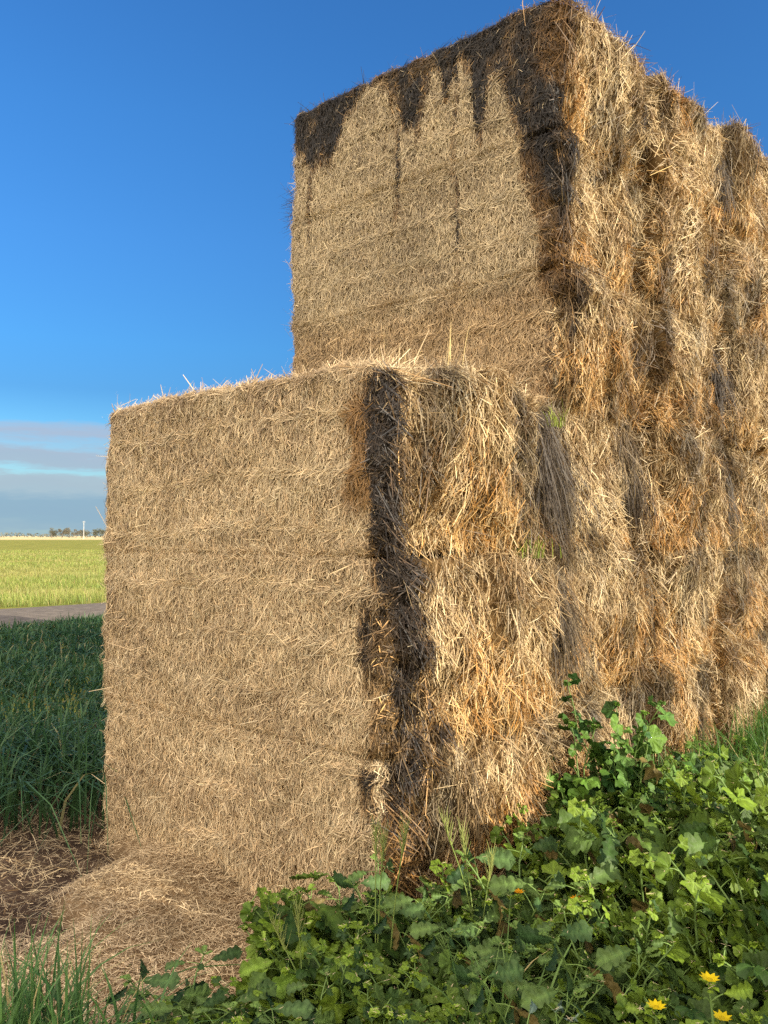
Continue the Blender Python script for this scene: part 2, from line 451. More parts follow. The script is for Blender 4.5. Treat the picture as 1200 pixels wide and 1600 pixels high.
# ------------------------------------------------------------------ straw bales
class Bale:
    def __init__(s, t0, t1, z0, z1, length, outw=0, seed=0, yaw=0.0, tilt=0.0, n0=None, front=0, top=0):
        s.front, s.top = front, top
        s.hx, s.hy, s.hz = length / 2, (t1 - t0) / 2, (z1 - z0) / 2
        n = (outw - s.hx) if n0 is None else n0
        s.loc = W((t0 + t1) / 2, n, z0)
        s.rz = ANG + yaw
        s.tilt = tilt
        s.seed = seed
        r_ = random.Random(seed * 7 + 1)
        s.pits = [(r_.choice((-1, 1)) * r_.uniform(.55, .98) * s.hy, r_.uniform(-.5, .7) * s.hz, r_.uniform(.06, .11), r_.uniform(.16, .34), r_.uniform(.14, .28)) for _ in range(r_.randint(1, 2))]
        s.pits.append((r_.uniform(-.6, .6) * s.hy, r_.uniform(-.7, .7) * s.hz, r_.uniform(.03, .07), r_.uniform(.08, .2), r_.uniform(.04, .12)))
        if front: s.pits = [p_ for p_ in s.pits if p_[0] > -.5 * s.hy]
        cs, sn = math.cos(s.rz), math.sin(s.rz)
        s.R = np.array([[cs, -sn], [sn, cs]])
    def pit(s, y, z):
        r = np.zeros(len(y)); k = np.zeros(len(y))
        wob = fbm(np.stack([y * 9 + s.seed, z * 7, y * 0], 1), 19) - .5
        for py, pz, wy, wz, d in s.pits:
            e = np.exp(-(((y - py + wob * .08) / wy) ** 2 + ((z - pz + wob * .1) / wz) ** 2))
            r = np.maximum(r, d * e); k = np.maximum(k, e * smooth(.05, .16, np.full(len(y), d)))
        return r, k
    def world(s, p):
        q = p.copy()
        q[:, :2] = p[:, :2] @ s.R.T + np.array(s.loc[:2])
        q[:, 2] = p[:, 2] + s.loc[2]
        return q
    def surf(s, face, u, v):
        """face in '+x -x +y -y +z -z', u, v in -1..1 -> point on the rounded, lumpy bale, base at z = 0"""
        hx, hy, hz = s.hx, s.hy, s.hz
        h = np.array([hx, hy, hz])
        ax = 'xyz'.index(face[1]); sg = 1 if face[0] == '+' else -1
        o = [i for i in range(3) if i != ax]
        p = np.zeros((len(u), 3))
        p[:, ax] = sg * h[ax]; p[:, o[0]] = u * h[o[0]]; p[:, o[1]] = v * h[o[1]]
        off = np.array([s.seed * 3.7, s.seed * 1.3, s.seed * 2.1])
        # ragged edges: the rounding changes along the bale, larger on the loose sunlit end
        gl = p + np.array([0, (s.loc[0] - C2[0]) * D2[0] + (s.loc[1] - C2[1]) * D2[1], s.loc[2] + hz])
        e_ = fbm(gl * 3, 5)
        loose = smooth(hx - .3, hx, p[:, 0])
        cor = smooth(-.2, -hy, p[:, 1]) * s.front
        rr = np.stack([.04 + .05 * e_ + .05 * loose + .04 * cor * loose, .04 + .05 * e_ + .15 * loose * (1 - .6 * cor),
                       .012 + .03 * e_ * loose + .02 * loose + (.05 * (p[:, 2] > 0) * s.top)], 1)
        q = np.clip(p, -(h - rr), h - rr)
        d = (p - q) / rr
        dn = norm(d)
        pos = q + dn * rr
        nn = norm(d / rr * .05)
        side = np.clip(nn[:, 0], 0, 1)                      # loose end
        front = np.clip(-nn[:, 1], 0, 1)
        # flakes of the bale stand out by different amounts
        fl = fbm(np.stack([p[:, 0] * .1, p[:, 1] * 4.2, p[:, 2] * 1.1], 1) + off, 11) - .5
        fl = fl * .6 + .7 * (fbm(np.stack([gl[:, 0] * .1, gl[:, 1] * 3.4, gl[:, 2] * 1.3], 1), 14) - .5)
        lump = fbm(gl * 4.2, 12) - .5
        fine = fbm(gl * 14, 13, 2) - .5
        amp = side * (.34 * fl + .16 * lump + .09 * fine) + front * (.035 * lump + .02 * fine)
        amp += np.clip(-nn[:, 0], 0, 1) * (.05 * lump + .03 * fine)
        amp += np.clip(nn[:, 2], 0, 1) * (.02 * lump + .02 * fine)
        # tie lines pinch the front slightly
        amp += side * .05 * (.6 - (p[:, 1] / hy) ** 2) * (1 - s.front * (p[:, 1] < 0))
        amp -= side * s.pit(p[:, 1], p[:, 2])[0]
        pos = pos + nn * amp[:, None]
        # the upper part of the loose end sags over the lower
        zr = p[:, 2] / hz
        pos[:, 0] += side * (.01 - .02 * zr ** 2 + .02 * zr)
        pos[:, 2] += s.tilt * (hx - pos[:, 0]) * (p[:, 2] > 0)
        pos[:, 2] += hz
        return pos, nn
    def body(s, mb):
        for face in ('+x', '-x', '-y', '+y', '+z', '-z'):
            ax = 'xyz'.index(face[1]); o = [i for i in range(3) if i != ax]
            h = (s.hx, s.hy, s.hz)
            fine = face in ('+x', '-y')
            st = .03 if fine else .07
            nu, nv = max(4, int(2 * h[o[0]] / st)), max(4, int(2 * h[o[1]] / st))
            uu, vv = np.meshgrid(np.linspace(-1, 1, nu + 1), np.linspace(-1, 1, nv + 1), indexing='ij')
            # the rounding lives near the edges: crowd the grid there
            f = lambda a: np.sign(a) * (1 - (1 - np.abs(a)) ** 1.5)
            p, nn = s.surf(face, f(uu).ravel(), f(vv).ravel())
            idx = np.arange((nu + 1) * (nv + 1)).reshape(nu + 1, nv + 1)
            q = np.stack([idx[:-1, :-1], idx[1:, :-1], idx[1:, 1:], idx[:-1, 1:]], -1).reshape(-1, 4)
            sgn = 1 if face[0] == '+' else -1
            if (sgn > 0) == (ax == 1):
                q = q[:, ::-1]
            w = s.world(p)
            r = rot_amount(w)[:, None]
            c = (MID * .13 + ORANGE * .12) * (1 - r) + ROT * .5 * r  # core coloured darker than straw, as shade behind the strands
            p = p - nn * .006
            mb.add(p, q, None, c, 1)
    def fuzz(s, mb, face, density, ln, wd, mode, outward=(.02, .3), keep=None):
        ax = 'xyz'.index(face[1]); o = [i for i in range(3) if i != ax]
        h = (s.hx, s.hy, s.hz)
        n = int(density * 4 * h[o[0]] * h[o[1]])
        u = rng.uniform(-1, 1, n); v = rng.uniform(-1, 1, n)
        if keep is not None:
            k = keep(u, v); u, v = u[k], v[k]; n = len(u)
        p, nn = s.surf(face, u, v)
        e = .02
        pu, _ = s.surf(face, np.clip(u + e, -1, 1), v); pu0, _ = s.surf(face, np.clip(u - e, -1, 1), v)
        pv, _ = s.surf(face, u, np.clip(v + e, -1, 1)); pv0, _ = s.surf(face, u, np.clip(v - e, -1, 1))
        N = norm(np.cross(pu - pu0, pv - pv0))
        N *= np.sign((N * nn).sum(1))[:, None]
        up = np.array([0, 0, 1.0])
        if face[1] == 'z':
            A = norm(np.tile(np.array([1.0, 0, 0]), (n, 1)) - N * N[:, :1])
        else:
            A = norm(up - N * N[:, 2:3])
        B = np.cross(N, A)
        w = s.world(p)
        z = p[:, 2] / (2 * s.hz)
        if mode == 'cut':
            # short chopped stalks standing upright, lying flat along each layer line
            zz = w[:, 2] * 4.1 + (fbm(w * np.array([1.5, 1.5, 0]), 71) - .5) * .5
            fr = np.abs(zz - np.round(zz))
            lay = smooth(.16, .04, fr) * smooth(.42, .6, fbm(w * np.array([2.5, 2.5, 1]), 72) + .12)
            lay = lay * .75
            ang = rng.normal(0, .48, n) * (1 - lay) + rng.normal(1.57, .6, n) * lay
            ang = np.where(rng.random(n) < .22, rng.uniform(0, 3.14, n), ang)
            L = rng.gamma(5, ln / 5, n) * (1 + .5 * lay); Wd = rng.uniform(.6, 1.35, n) * wd
            outw = rng.uniform(outward[0], outward[1], n) * (1 + .5 * lay)
            lift = rng.uniform(-.008, .008, n) + .005 * lay + .008 * (fbm(w * 16, 75) - .5)
            bow = rng.normal(0, .06, n)
        elif mode == 'loose':
            fld = fbm(w * np.array([2.6, 2.6, 2.1]) + s.seed, 81)
            ang = (fld - .5) * 2.9 + rng.normal(0, .36, n)
            edge = smooth(.45, 1, np.abs(p[:, 1]) / s.hy) * np.sign(p[:, 1])
            ang += edge * .35
            ang = np.where(rng.random(n) < .16, rng.uniform(0, 3.14, n), ang)
            L = rng.gamma(3.2, ln / 3.2, n); Wd = rng.uniform(.6, 1.35, n) * wd
            tuft = smooth(.5, .75, fbm(w * np.array([5, 5, 3.5]), 83))
            outw = rng.uniform(outward[0], outward[1], n) + tuft * rng.uniform(0, .35, n)
            lift = rng.uniform(-.005, .02, n) + tuft * .018
            bow = rng.normal(.01, .05, n)
        else:
            ang = rng.uniform(0, 3.14, n)
            L = rng.gamma(3, ln / 3, n); Wd = rng.uniform(.6, 1.3, n) * wd
            outw = rng.uniform(outward[0], outward[1], n); lift = rng.uniform(-.005, .012, n)
            bow = rng.normal(0, .05, n)
        sg = np.where(rng.random(n) < .78, -1.0, 1.0)      # most free ends hang down
        T = norm(A * np.cos(ang)[:, None] * sg[:, None] + B * np.sin(ang)[:, None] + N * outw[:, None])
        sidef = np.clip(nn[:, 0] * 1.6, 0, 1) if face != '+x' else np.ones(n)
        pw = s.world(p)
        c = straw_colour(pw, sidef, z, s.seed)
        if face == '+x':
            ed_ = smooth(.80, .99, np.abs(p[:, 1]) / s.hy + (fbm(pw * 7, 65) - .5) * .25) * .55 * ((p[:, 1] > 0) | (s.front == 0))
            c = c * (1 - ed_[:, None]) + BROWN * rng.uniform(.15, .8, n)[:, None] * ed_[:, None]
            pit_dark = (smooth(.3, .8, s.pit(p[:, 1], p[:, 2] - s.hz)[1] + rng.normal(0, .14, n)) * .93)[:, None]
            c = c * (1 - pit_dark) + BROWN * rng.uniform(.06, .48, n)[:, None] * pit_dark  # straw inside the pits is coloured darker
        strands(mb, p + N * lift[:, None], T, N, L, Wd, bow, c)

def straw_tuft(mb, bale, y, ztop, ln, spread, count, dark, lean=0.0, thick=.05, inset=0.0):
    """a sheaf of long weathered straw hanging out of a gap on the sunlit side (bale coordinates)"""
    n = count
    yy = y + rng.normal(0, spread * .35, n)
    x = bale.hx + rng.normal(.0, thick * .5, n) + .015 - inset
    L = rng.uniform(.55, 1.15, n) * ln
    st = rng.uniform(0, .55, n) * ln
    a = rng.normal(lean, .30, n) + (yy - y) / max(spread, .01) * .25
    P0 = np.stack([x, yy + np.sin(lean) * st, ztop - st], 1)
    T = norm(np.stack([rng.normal(.10, .10, n), np.sin(a), -np.cos(a)], 1))
    N = np.tile(np.array([1.0, 0, 0]), (n, 1))
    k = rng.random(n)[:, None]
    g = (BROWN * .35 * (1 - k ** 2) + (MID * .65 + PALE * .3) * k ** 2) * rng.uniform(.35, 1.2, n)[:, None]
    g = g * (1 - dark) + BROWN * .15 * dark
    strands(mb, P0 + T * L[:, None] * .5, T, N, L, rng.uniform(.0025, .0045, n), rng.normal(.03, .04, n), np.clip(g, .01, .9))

LAYN = ['bottom', 'second', 'third', 'fourth', 'fifth', 'top']
COLN = ['at the near corner', 'second back along the sunlit side', 'third back along the sunlit side',
        'fourth back along the sunlit side', 'fifth back along the sunlit side', 'sixth back along the sunlit side']
T_EDGES_LOW = [0, 1.28, 2.62, 3.98, 5.3, 6.6, 7.9]
T_EDGES_UP = [None, TOWER_T, 2.66, 3.92, 5.05, 6.4, 7.8]
Z_LOW = [0, .8, 1.6, 2.4]
LENGTH = 2.05
PRE = {(0, 0): 'dusty straw bale, half hidden by weeds, in the bottom layer at the near corner',
       (1, 0): 'straw bale with a black rotten corner in the second layer at the near corner',
       (2, 0): 'straw bale with sprouting stalks on top of the low front stack at the near corner',
       (3, 1): 'straw bale of the tall rear stack rising directly behind the low front stack',
       (4, 1): 'shaded straw bale just below the black crusted one on the tall rear stack',
       (5, 1): 'topmost straw bale at the corner, with black mould dripping down its front'}
bi = 0
for c in range(6):
    for l in range(6):
        if c == 0 and l > 2: continue
        bi += 1
        r1 = random.Random(bi * 13)
        if l < 3:
            t0, t1 = T_EDGES_LOW[c], T_EDGES_LOW[c + 1]
            if c > 0 and l >= 0:
                j = r1.uniform(-.05, .05); t0 += j
            z0, z1 = Z_LOW[l], Z_LOW[l + 1]
            ow = (0 if c == 0 else r1.uniform(-.06, .08)) + ((.05, .08, .03)[l] if c == 0 else 0)
            length = LENGTH + (0 if c else (.06, .10, .03)[l])
        else:
            t0, t1 = T_EDGES_UP[c], T_EDGES_UP[c + 1]
            zt = 4.62 + (0, .09, .19, .26, .30, .34)[c]
            z0 = 2.4 + (zt - 2.4) * (l - 3) / 3; z1 = 2.4 + (zt - 2.4) * (l - 2) / 3
            ow = max(0, (t0 + t1) / 2 - 2.1) * .075 + r1.uniform(-.05, .06) * (c > 1) - .02 * (l == 4)
            if c > 1 and l == 5: z1 += r1.uniform(-.06, .07)
            length = 2.17 + (c > 1) * 0
        front = (c == 0) or (c == 1 and l > 2)
        top = (l == 2 and c == 0) or l == 5
        b = Bale(t0 + .004, t1 - .004, z0, z1 - .001, length, ow, bi, tilt=.012 if (l == 5) else 0, front=front, top=top)
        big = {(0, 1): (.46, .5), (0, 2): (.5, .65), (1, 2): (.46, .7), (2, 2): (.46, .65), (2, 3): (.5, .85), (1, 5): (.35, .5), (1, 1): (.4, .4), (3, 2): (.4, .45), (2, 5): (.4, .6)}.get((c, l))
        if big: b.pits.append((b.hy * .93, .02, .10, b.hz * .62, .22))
        mb = MB()
        b.body(mb)
        far = (t0 + t1) / 2
        dens = float(np.interp(far, [0, 1.5, 3, 5, 8], [9200, 8400, 7000, 5200, 3800]))
        b.fuzz(mb, '+x', dens, .10 if c < 3 else .115, .0044 if c < 2 else .005, 'loose', (.0, .42))
        b.fuzz(mb, '+y', 3200, .11, .0042, 'any', (.0, .5), keep=lambda u, v: u > .78)
        if not front: b.fuzz(mb, '-y', 3200, .11, .0042, 'any', (.0, .5), keep=lambda u, v: u > .78)
        # straw pulled out along the joints between the layers
        b.fuzz(mb, '+x', dens * .6, .12, .0042 if c < 2 else .005, 'loose', (.1, .5), keep=lambda u, v: np.abs(v) > .82)
        if front:
            b.fuzz(mb, '-y', 26000, .055, .0034, 'any', (.0, .3), keep=lambda u, v: np.abs(v) > .93)
            b.fuzz(mb, '-y', 26000 if c == 0 else 18000, .041, .0037 if c == 0 else .0043, 'cut', (.0, .2))
            b.fuzz(mb, '-y', 420, .10, .0036, 'any', (.0, .8))
            b.fuzz(mb, '-x', 1500, .06, .0035, 'any', (.1, .9))
            b.fuzz(mb, '-x', 2600, .07, .0032, 'any', (.1, 1.3), keep=lambda u, v: u < -.75)
        else:
            b.fuzz(mb, '-x', 500, .08, .0045, 'any', (.1, .9))
        if top:
            b.fuzz(mb, '+z', 2600, .07, .0036, 'any', (.0, .5))
            b.fuzz(mb, '+z', 4500, .09, .0036, 'any', (.0, 1.0), keep=lambda u, v: (v < -.86) | (u > .84))
        if l == 2 and c == 0:
            b.fuzz(mb, '+z', 1500, .17, .0036, 'any', (.2, 1.3), keep=lambda u, v: (u > .72))
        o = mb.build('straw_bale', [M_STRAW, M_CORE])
        o.location = b.loc; o.rotation_euler = (0, 0, b.rz)
        tag(o, PRE.get((l, c), 'straw bale of the %s layer, %s' % (LAYN[l], COLN[c]) + (' of the big stack' if c > 3 else '')),
            'straw bale', 'straw bales in the big stack')
        b.obj = o
        if (c, l) == (1, 5):
            n = 110; mt_ = MB()
            P_ = np.stack([np.full(n, -b.hx + .01), -b.hy + np.abs(rng.normal(0, .05, n)) + .02, rng.normal(.12, .08, n)], 1)
            T_ = norm(np.stack([-rng.uniform(.5, 1, n), rng.normal(-.1, .3, n), rng.normal(.15, .5, n)], 1)); L_ = rng.uniform(.06, .22, n)
            strands(mt_, P_ + T_ * L_[:, None] * .4, T_, np.tile([0, 0, 1.0], (n, 1)), L_, rng.uniform(.0025, .004, n), rng.normal(0, .06, n),
                    (BROWN * .8) * rng.uniform(.4, 1.5, n)[:, None])
            mt_.build('straw_tuft', [M_STRAW], o)
        # sheaves hanging out of the gap on the far edge of each bale
        nt_ = r1.randint(0, 1)
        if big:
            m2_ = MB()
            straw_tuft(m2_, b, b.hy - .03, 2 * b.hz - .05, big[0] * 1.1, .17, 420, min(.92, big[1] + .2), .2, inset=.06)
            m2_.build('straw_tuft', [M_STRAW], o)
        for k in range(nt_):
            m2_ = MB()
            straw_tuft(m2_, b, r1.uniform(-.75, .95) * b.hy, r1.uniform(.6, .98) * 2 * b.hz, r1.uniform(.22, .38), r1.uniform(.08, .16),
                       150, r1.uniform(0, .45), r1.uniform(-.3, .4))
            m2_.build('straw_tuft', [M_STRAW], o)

# a second, unseen stack of bales on the right, added to shade the foreground
for k, (tc_, lay) in enumerate([(a, b_) for a in (.70, -.68, -2.06, -3.44, -4.82) for b_ in range(4)]):
    b = Bale(tc_ - .68, tc_ + .68, lay * .8, lay * .8 + .8, LENGTH, 0, 60 + k, n0=8.6)
    mb = MB(); b.body(mb)
    b.fuzz(mb, '-x', 600, .1, .005, 'any', (.0, .6))
    o = mb.build('straw_bale', [M_STRAW, M_CORE]); o.location = b.loc; o.rotation_euler = (0, 0, b.rz)
    tag(o, 'straw bale of the unseen stack added on the right to shade the foreground', 'straw bale', 'straw bales in the added shading stack')

# ------------------------------------------------------------------ ground, road
def ground_mat():
    m, nt, b = new_mat('paddock')
    g = nt.nodes.new('ShaderNodeNewGeometry')
    sp = nt.nodes.new('ShaderNodeSeparateXYZ'); nt.links.new(g.outputs['Position'], sp.inputs[0])
    n1 = nt.nodes.new('ShaderNodeTexNoise'); n1.inputs['Scale'].default_value = .35; n1.inputs['Detail'].default_value = 6
    nt.links.new(g.outputs['Position'], n1.inputs['Vector'])
    n2 = nt.nodes.new('ShaderNodeTexNoise'); n2.inputs['Scale'].default_value = 4; n2.inputs['Detail'].default_value = 5
    nt.links.new(g.outputs['Position'], n2.inputs['Vector'])
    r = nt.nodes.new('ShaderNodeValToRGB')
    r.color_ramp.elements[0].position = .35; r.color_ramp.elements[0].color = (.20, .22, .035, 1)
    r.color_ramp.elements[1].position = .68; r.color_ramp.elements[1].color = (.36, .33, .075, 1)
    nt.links.new(n1.outputs['Fac'], r.inputs[0])
    mu = nt.nodes.new('ShaderNodeMix'); mu.data_type = 'RGBA'; mu.blend_type = 'MULTIPLY'; mu.inputs[0].default_value = .6
    nt.links.new(r.outputs[0], mu.inputs[6]); nt.links.new(n2.outputs['Color'], mu.inputs[7])
    mr = nt.nodes.new('ShaderNodeMapRange'); mr.inputs['From Min'].default_value = 300; mr.inputs['From Max'].default_value = 380
    nt.links.new(sp.outputs['Y'], mr.inputs['Value'])
    mx = nt.nodes.new('ShaderNodeMix'); mx.data_type = 'RGBA'; mx.inputs[7].default_value = (.52, .42, .22, 1)
    nt.links.new(mr.outputs[0], mx.inputs[0]); nt.links.new(mu.outputs[2], mx.inputs[6])
    nt.links.new(mx.outputs[2], b.inputs['Base Color'])
    b.inputs['Roughness'].default_value = 1; b.inputs['Specular IOR Level'].default_value = .1
    bp = nt.nodes.new('ShaderNodeBump'); bp.inputs['Strength'].default_value = 1; bp.inputs['Distance'].default_value = .12
    nt.links.new(n2.outputs['Fac'], bp.inputs['Height']); nt.links.new(bp.outputs[0], b.inputs['Normal'])
    return m

def noise_mat(name, cols, scale, bump=.5, dist=.02, rough=.95):
    m, nt, b = new_mat(name)
    g = nt.nodes.new('ShaderNodeNewGeometry')
    n1 = nt.nodes.new('ShaderNodeTexNoise'); n1.inputs['Scale'].default_value = scale; n1.inputs['Detail'].default_value = 8
    n1.inputs['Roughness'].default_value = .65
    nt.links.new(g.outputs['Position'], n1.inputs['Vector'])
    r = nt.nodes.new('ShaderNodeValToRGB')
    e = r.color_ramp.elements
    e[0].position = .3; e[0].color = cols[0] + (1,)
    e[1].position = .7; e[1].color = cols[-1] + (1,)
    if len(cols) == 3:
        k = e.new(.5); k.color = cols[1] + (1,)
    nt.links.new(n1.outputs['Fac'], r.inputs[0]); nt.links.new(r.outputs[0], b.inputs['Base Color'])
    b.inputs['Roughness'].default_value = rough; b.inputs['Specular IOR Level'].default_value = .15
    bp = nt.nodes.new('ShaderNodeBump'); bp.inputs['Strength'].default_value = bump; bp.inputs['Distance'].default_value = dist
    nt.links.new(n1.outputs['Fac'], bp.inputs['Height']); nt.links.new(bp.outputs[0], b.inputs['Normal'])
    return m

mb = MB()
S = 6000
mb.add([(-S, -S, 0), (S, -S, 0), (S, S, 0), (-S, S, 0)], [(0, 1, 2, 3)])
tag(mb.build('ground', [ground_mat()]), kind='structure')

def strip(name, t0, t1, n0, n1, z, mat, step=.5, amp=.0, crown=0.0):
    mb = MB()
    nt_, nn_ = int((t1 - t0) / step) + 1, max(3, int(abs(n1 - n0) / min(step, .5)) + 1)
    tt, nn = np.meshgrid(np.linspace(t0, t1, nt_), np.linspace(n0, n1, nn_), indexing='ij')
    f = (nn - n0) / (n1 - n0)
    ed = np.minimum(f, 1 - f)
    wob = (fbm(np.stack([tt.ravel() * .8, nn.ravel() * 0, tt.ravel() * 0], 1), 91).reshape(tt.shape) - .5) * .5
    nn = nn + wob * (1 - 2 * ed)
    P = C2 + tt.ravel()[:, None] * D2 + nn.ravel()[:, None] * N2
    zz = z + crown * np.sin(np.pi * f.ravel()) + amp * (fbm(np.concatenate([P, P[:, :1] * 0], 1) * 2, 93) - .3) * smooth(0, .15, ed.ravel())
    idx = np.arange(tt.size).reshape(tt.shape)
    q = np.stack([idx[:-1, :-1], idx[:-1, 1:], idx[1:, 1:], idx[1:, :-1]], -1).reshape(-1, 4)
    mb.add(np.concatenate([P, zz[:, None]], 1), q)
    return tag(mb.build(name, [mat], smooth_=True), kind='structure')

M_ROAD = noise_mat('gravel', [(.09, .074, .06), (.135, .112, .09), (.185, .155, .125)], 5, .8, .03)
M_DIRT = noise_mat('red_dirt', [(.028, .017, .012), (.055, .034, .022), (.10, .064, .04)], 6, 1, .03)
strip('road', -60, 160, -12.4, -16.5, .004, M_ROAD, 1.0, .02, .06)
strip('dirt', -4.5, 9, 6.0, -5.0, .004, M_DIRT, .25, .02)

# ------------------------------------------------------------------ grass
def in_t_n(n, t0, t1, n0, n1):
    t = rng.uniform(t0, t1, n); m = rng.uniform(min(n0, n1), max(n0, n1), n)
    P = C2 + t[:, None] * D2 + m[:, None] * N2
    return np.concatenate([P, np.zeros((n, 1))], 1), t, m

def grass_cols(P, a, b, dry=.05, dryc=(.42, .33, .14)):
    n = len(P)
    k = np.clip(fbm(P * np.array([1.3, 1.3, 1]), 101) * 1.4 - .2 + rng.normal(0, .2, n), 0, 1)[:, None]
    c = np.array(a) * (1 - k) + np.array(b) * k
    c = np.where((rng.random(n) < dry)[:, None], np.array(dryc), c)
    return c * rng.uniform(.75, 1.3, n)[:, None]

# tall shaded grass behind and to the left of the stack
mb = MB()
P, t, m = in_t_n(60000, -5.5, 12, -2.2, -13.0)
dn = fbm(P * np.array([.9, .9, 1]), 103)
x, y = P[:, 0], P[:, 1]
vis = (x < -.20 * y + .3) & (x > -.75 * y - 1) & ((y > 4.45 + (-1.6 - x) * .05) | (x < -3.2))
k = vis & (dn + rng.random(len(P)) * .5 > .5 + smooth(-11.9, -13.0, m) * .55)
P = P[k]; d = np.hypot(P[:, 0], P[:, 1])
hn = fbm(P * np.array([.7, .7, 1]), 104)
h = np.interp(d, [4.5, 6.0, 7.2, 12, 17], [.72, .80, .45, .34, .25]) * (.55 + .8 * hn) * rng.uniform(.7, 1.15, len(P))
lean = rng.normal(0, .6, (len(P), 2)) + np.array([.25, -.3])
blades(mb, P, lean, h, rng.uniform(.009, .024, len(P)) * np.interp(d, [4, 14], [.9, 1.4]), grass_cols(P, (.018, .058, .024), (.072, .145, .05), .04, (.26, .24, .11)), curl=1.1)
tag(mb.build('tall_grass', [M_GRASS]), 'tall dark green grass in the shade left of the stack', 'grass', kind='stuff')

# grass and weeds along the foot of the far sunlit side
mb = MB()
P, t, m = in_t_n(7000, 1.9, 8.5, .15, 1.9)
h = rng.uniform(.3, .62, len(P)) * np.interp(t, [2, 4, 8], [1.05, 1.0, .95])
blades(mb, P, rng.normal(0, .38, (len(P), 2)), h, rng.uniform(.006, .012, len(P)), grass_cols(P, (.05, .13, .02), (.12, .22, .035), .05), curl=.8)
tag(mb.build('grass', [M_GRASS]), 'bright green grass along the foot of the sunlit side of the stack', 'grass', kind='stuff')

# paddock grass beyond the road, shorter with distance
mb = MB()
n = 90000
yy = 17.0 * (5.5 ** rng.random(n)); xx = rng.uniform(-.72, -.05, n) * yy
P = np.stack([xx, yy, np.zeros(n)], 1)
nd = (P[:, :2] - C2) @ N2
edge_ = -16.1 - .9 * fbm(P * np.array([.6, .6, 1]), 107)
P = P[nd < edge_]; d = P[:, 1]
nn_ = fbm(P * np.array([.25, .25, 1]), 106)
h = rng.uniform(.10, .26, len(P)) * (.5 + 1.0 * nn_) * np.interp(d, [17, 26, 60], [1.25, .9, .8])
w = rng.uniform(.008, .014, len(P)) * np.interp(d, [17, 90], [1, 3.5])
c = grass_cols(P, (.17, .235, .045), (.32, .345, .085), .10, (.5, .40, .16))
pch = smooth(.42, .62, fbm(P * np.array([.10, .30, 1]), 108))[:, None]
c = c * (1 - .45 * pch) + np.array([.40, .34, .13]) * .45 * pch
blades(mb, P, rng.normal(0, .35, (len(P), 2)), h, w, c, seg=2, curl=.6)
tag(mb.build('paddock_grass', [M_GRASS]), 'sunlit yellow green grass of the paddock beyond the road', 'grass', kind='stuff')

# ------------------------------------------------------------------ straw pile and litter
def mound(P):
    q = P[:, :2] - C2
    t = q @ D2; m = -(q @ N2)
    g = .12 * np.exp(-((t + .05) / .38) ** 2 - ((m - 1.35) / .62) ** 2)
    g += .08 * np.exp(-((t + .6) / .45) ** 2 - ((m - 1.0) / .8) ** 2)
    lim = smooth(-1.7, -1.1, t) * smooth(2.5, 2.0, m) * smooth(-.3, .3, m) * (1 - smooth(-1.25, -1.5, P[:, 0] + .12 * np.sin(P[:, 1] * 9)) * smooth(3.15, 3.4, P[:, 1]))
    return g, lim

mb = MB()
tt, mm = np.meshgrid(np.linspace(-1.6, .15, 90), np.linspace(-.2, 2.8, 120), indexing='ij')
PP = C2 + tt.ravel()[:, None] * D2 - mm.ravel()[:, None] * N2
P3 = np.concatenate([PP, np.zeros((len(PP), 1))], 1)
g, lim = mound(P3)
P3[:, 2] = .012 + g * lim + (fbm(P3 * 6, 121) - .5) * .05 * lim - (1 - lim) * .07
idx = np.arange(tt.size).reshape(tt.shape)
q = np.stack([idx[:-1, :-1], idx[:-1, 1:], idx[1:, 1:], idx[1:, :-1]], -1).reshape(-1, 4)
mb.add(P3, q, None, np.array([.05, .032, .02]) + np.array([.15, .10, .05]) * lim[:, None], 1)
n = 70000
t = rng.uniform(-1.6, .05, n); m = rng.uniform(-.2, 2.8, n)
P = np.concatenate([C2 + t[:, None] * D2 - m[:, None] * N2, np.zeros((n, 1))], 1)
g, lim = mound(P)
k = rng.random(n) < lim * .92 + .08
P = P[k]; g = g[k]; lim = lim[k]; n = len(P)
P[:, 2] = .016 + g * lim + (fbm(P * 6, 121) - .5) * .05 * lim + rng.uniform(0, .015, n)
az = rng.uniform(0, 6.28, n)
T = norm(np.stack([np.cos(az), np.sin(az), rng.normal(0, .18, n)], 1))
kk = rng.random(n)[:, None]
pt = fbm(P * np.array([3, 3, 1]), 123)[:, None]
c = (np.array([.30, .205, .11]) * (1 - kk) + np.array([.74, .58, .36]) * kk) * (.5 + pt) * rng.uniform(.7, 1.2, n)[:, None]
strands(mb, P, T, np.tile([0, 0, 1.0], (n, 1)), rng.gamma(3, .036 / 3, n), rng.uniform(.0015, .004, n), rng.normal(0, .05, n), np.clip(c, .02, .9))
tag(mb.build('straw_pile', [M_STRAW, M_CORE]), 'low pile of loose straw spilled on the ground before the shaded bale front', 'straw pile')

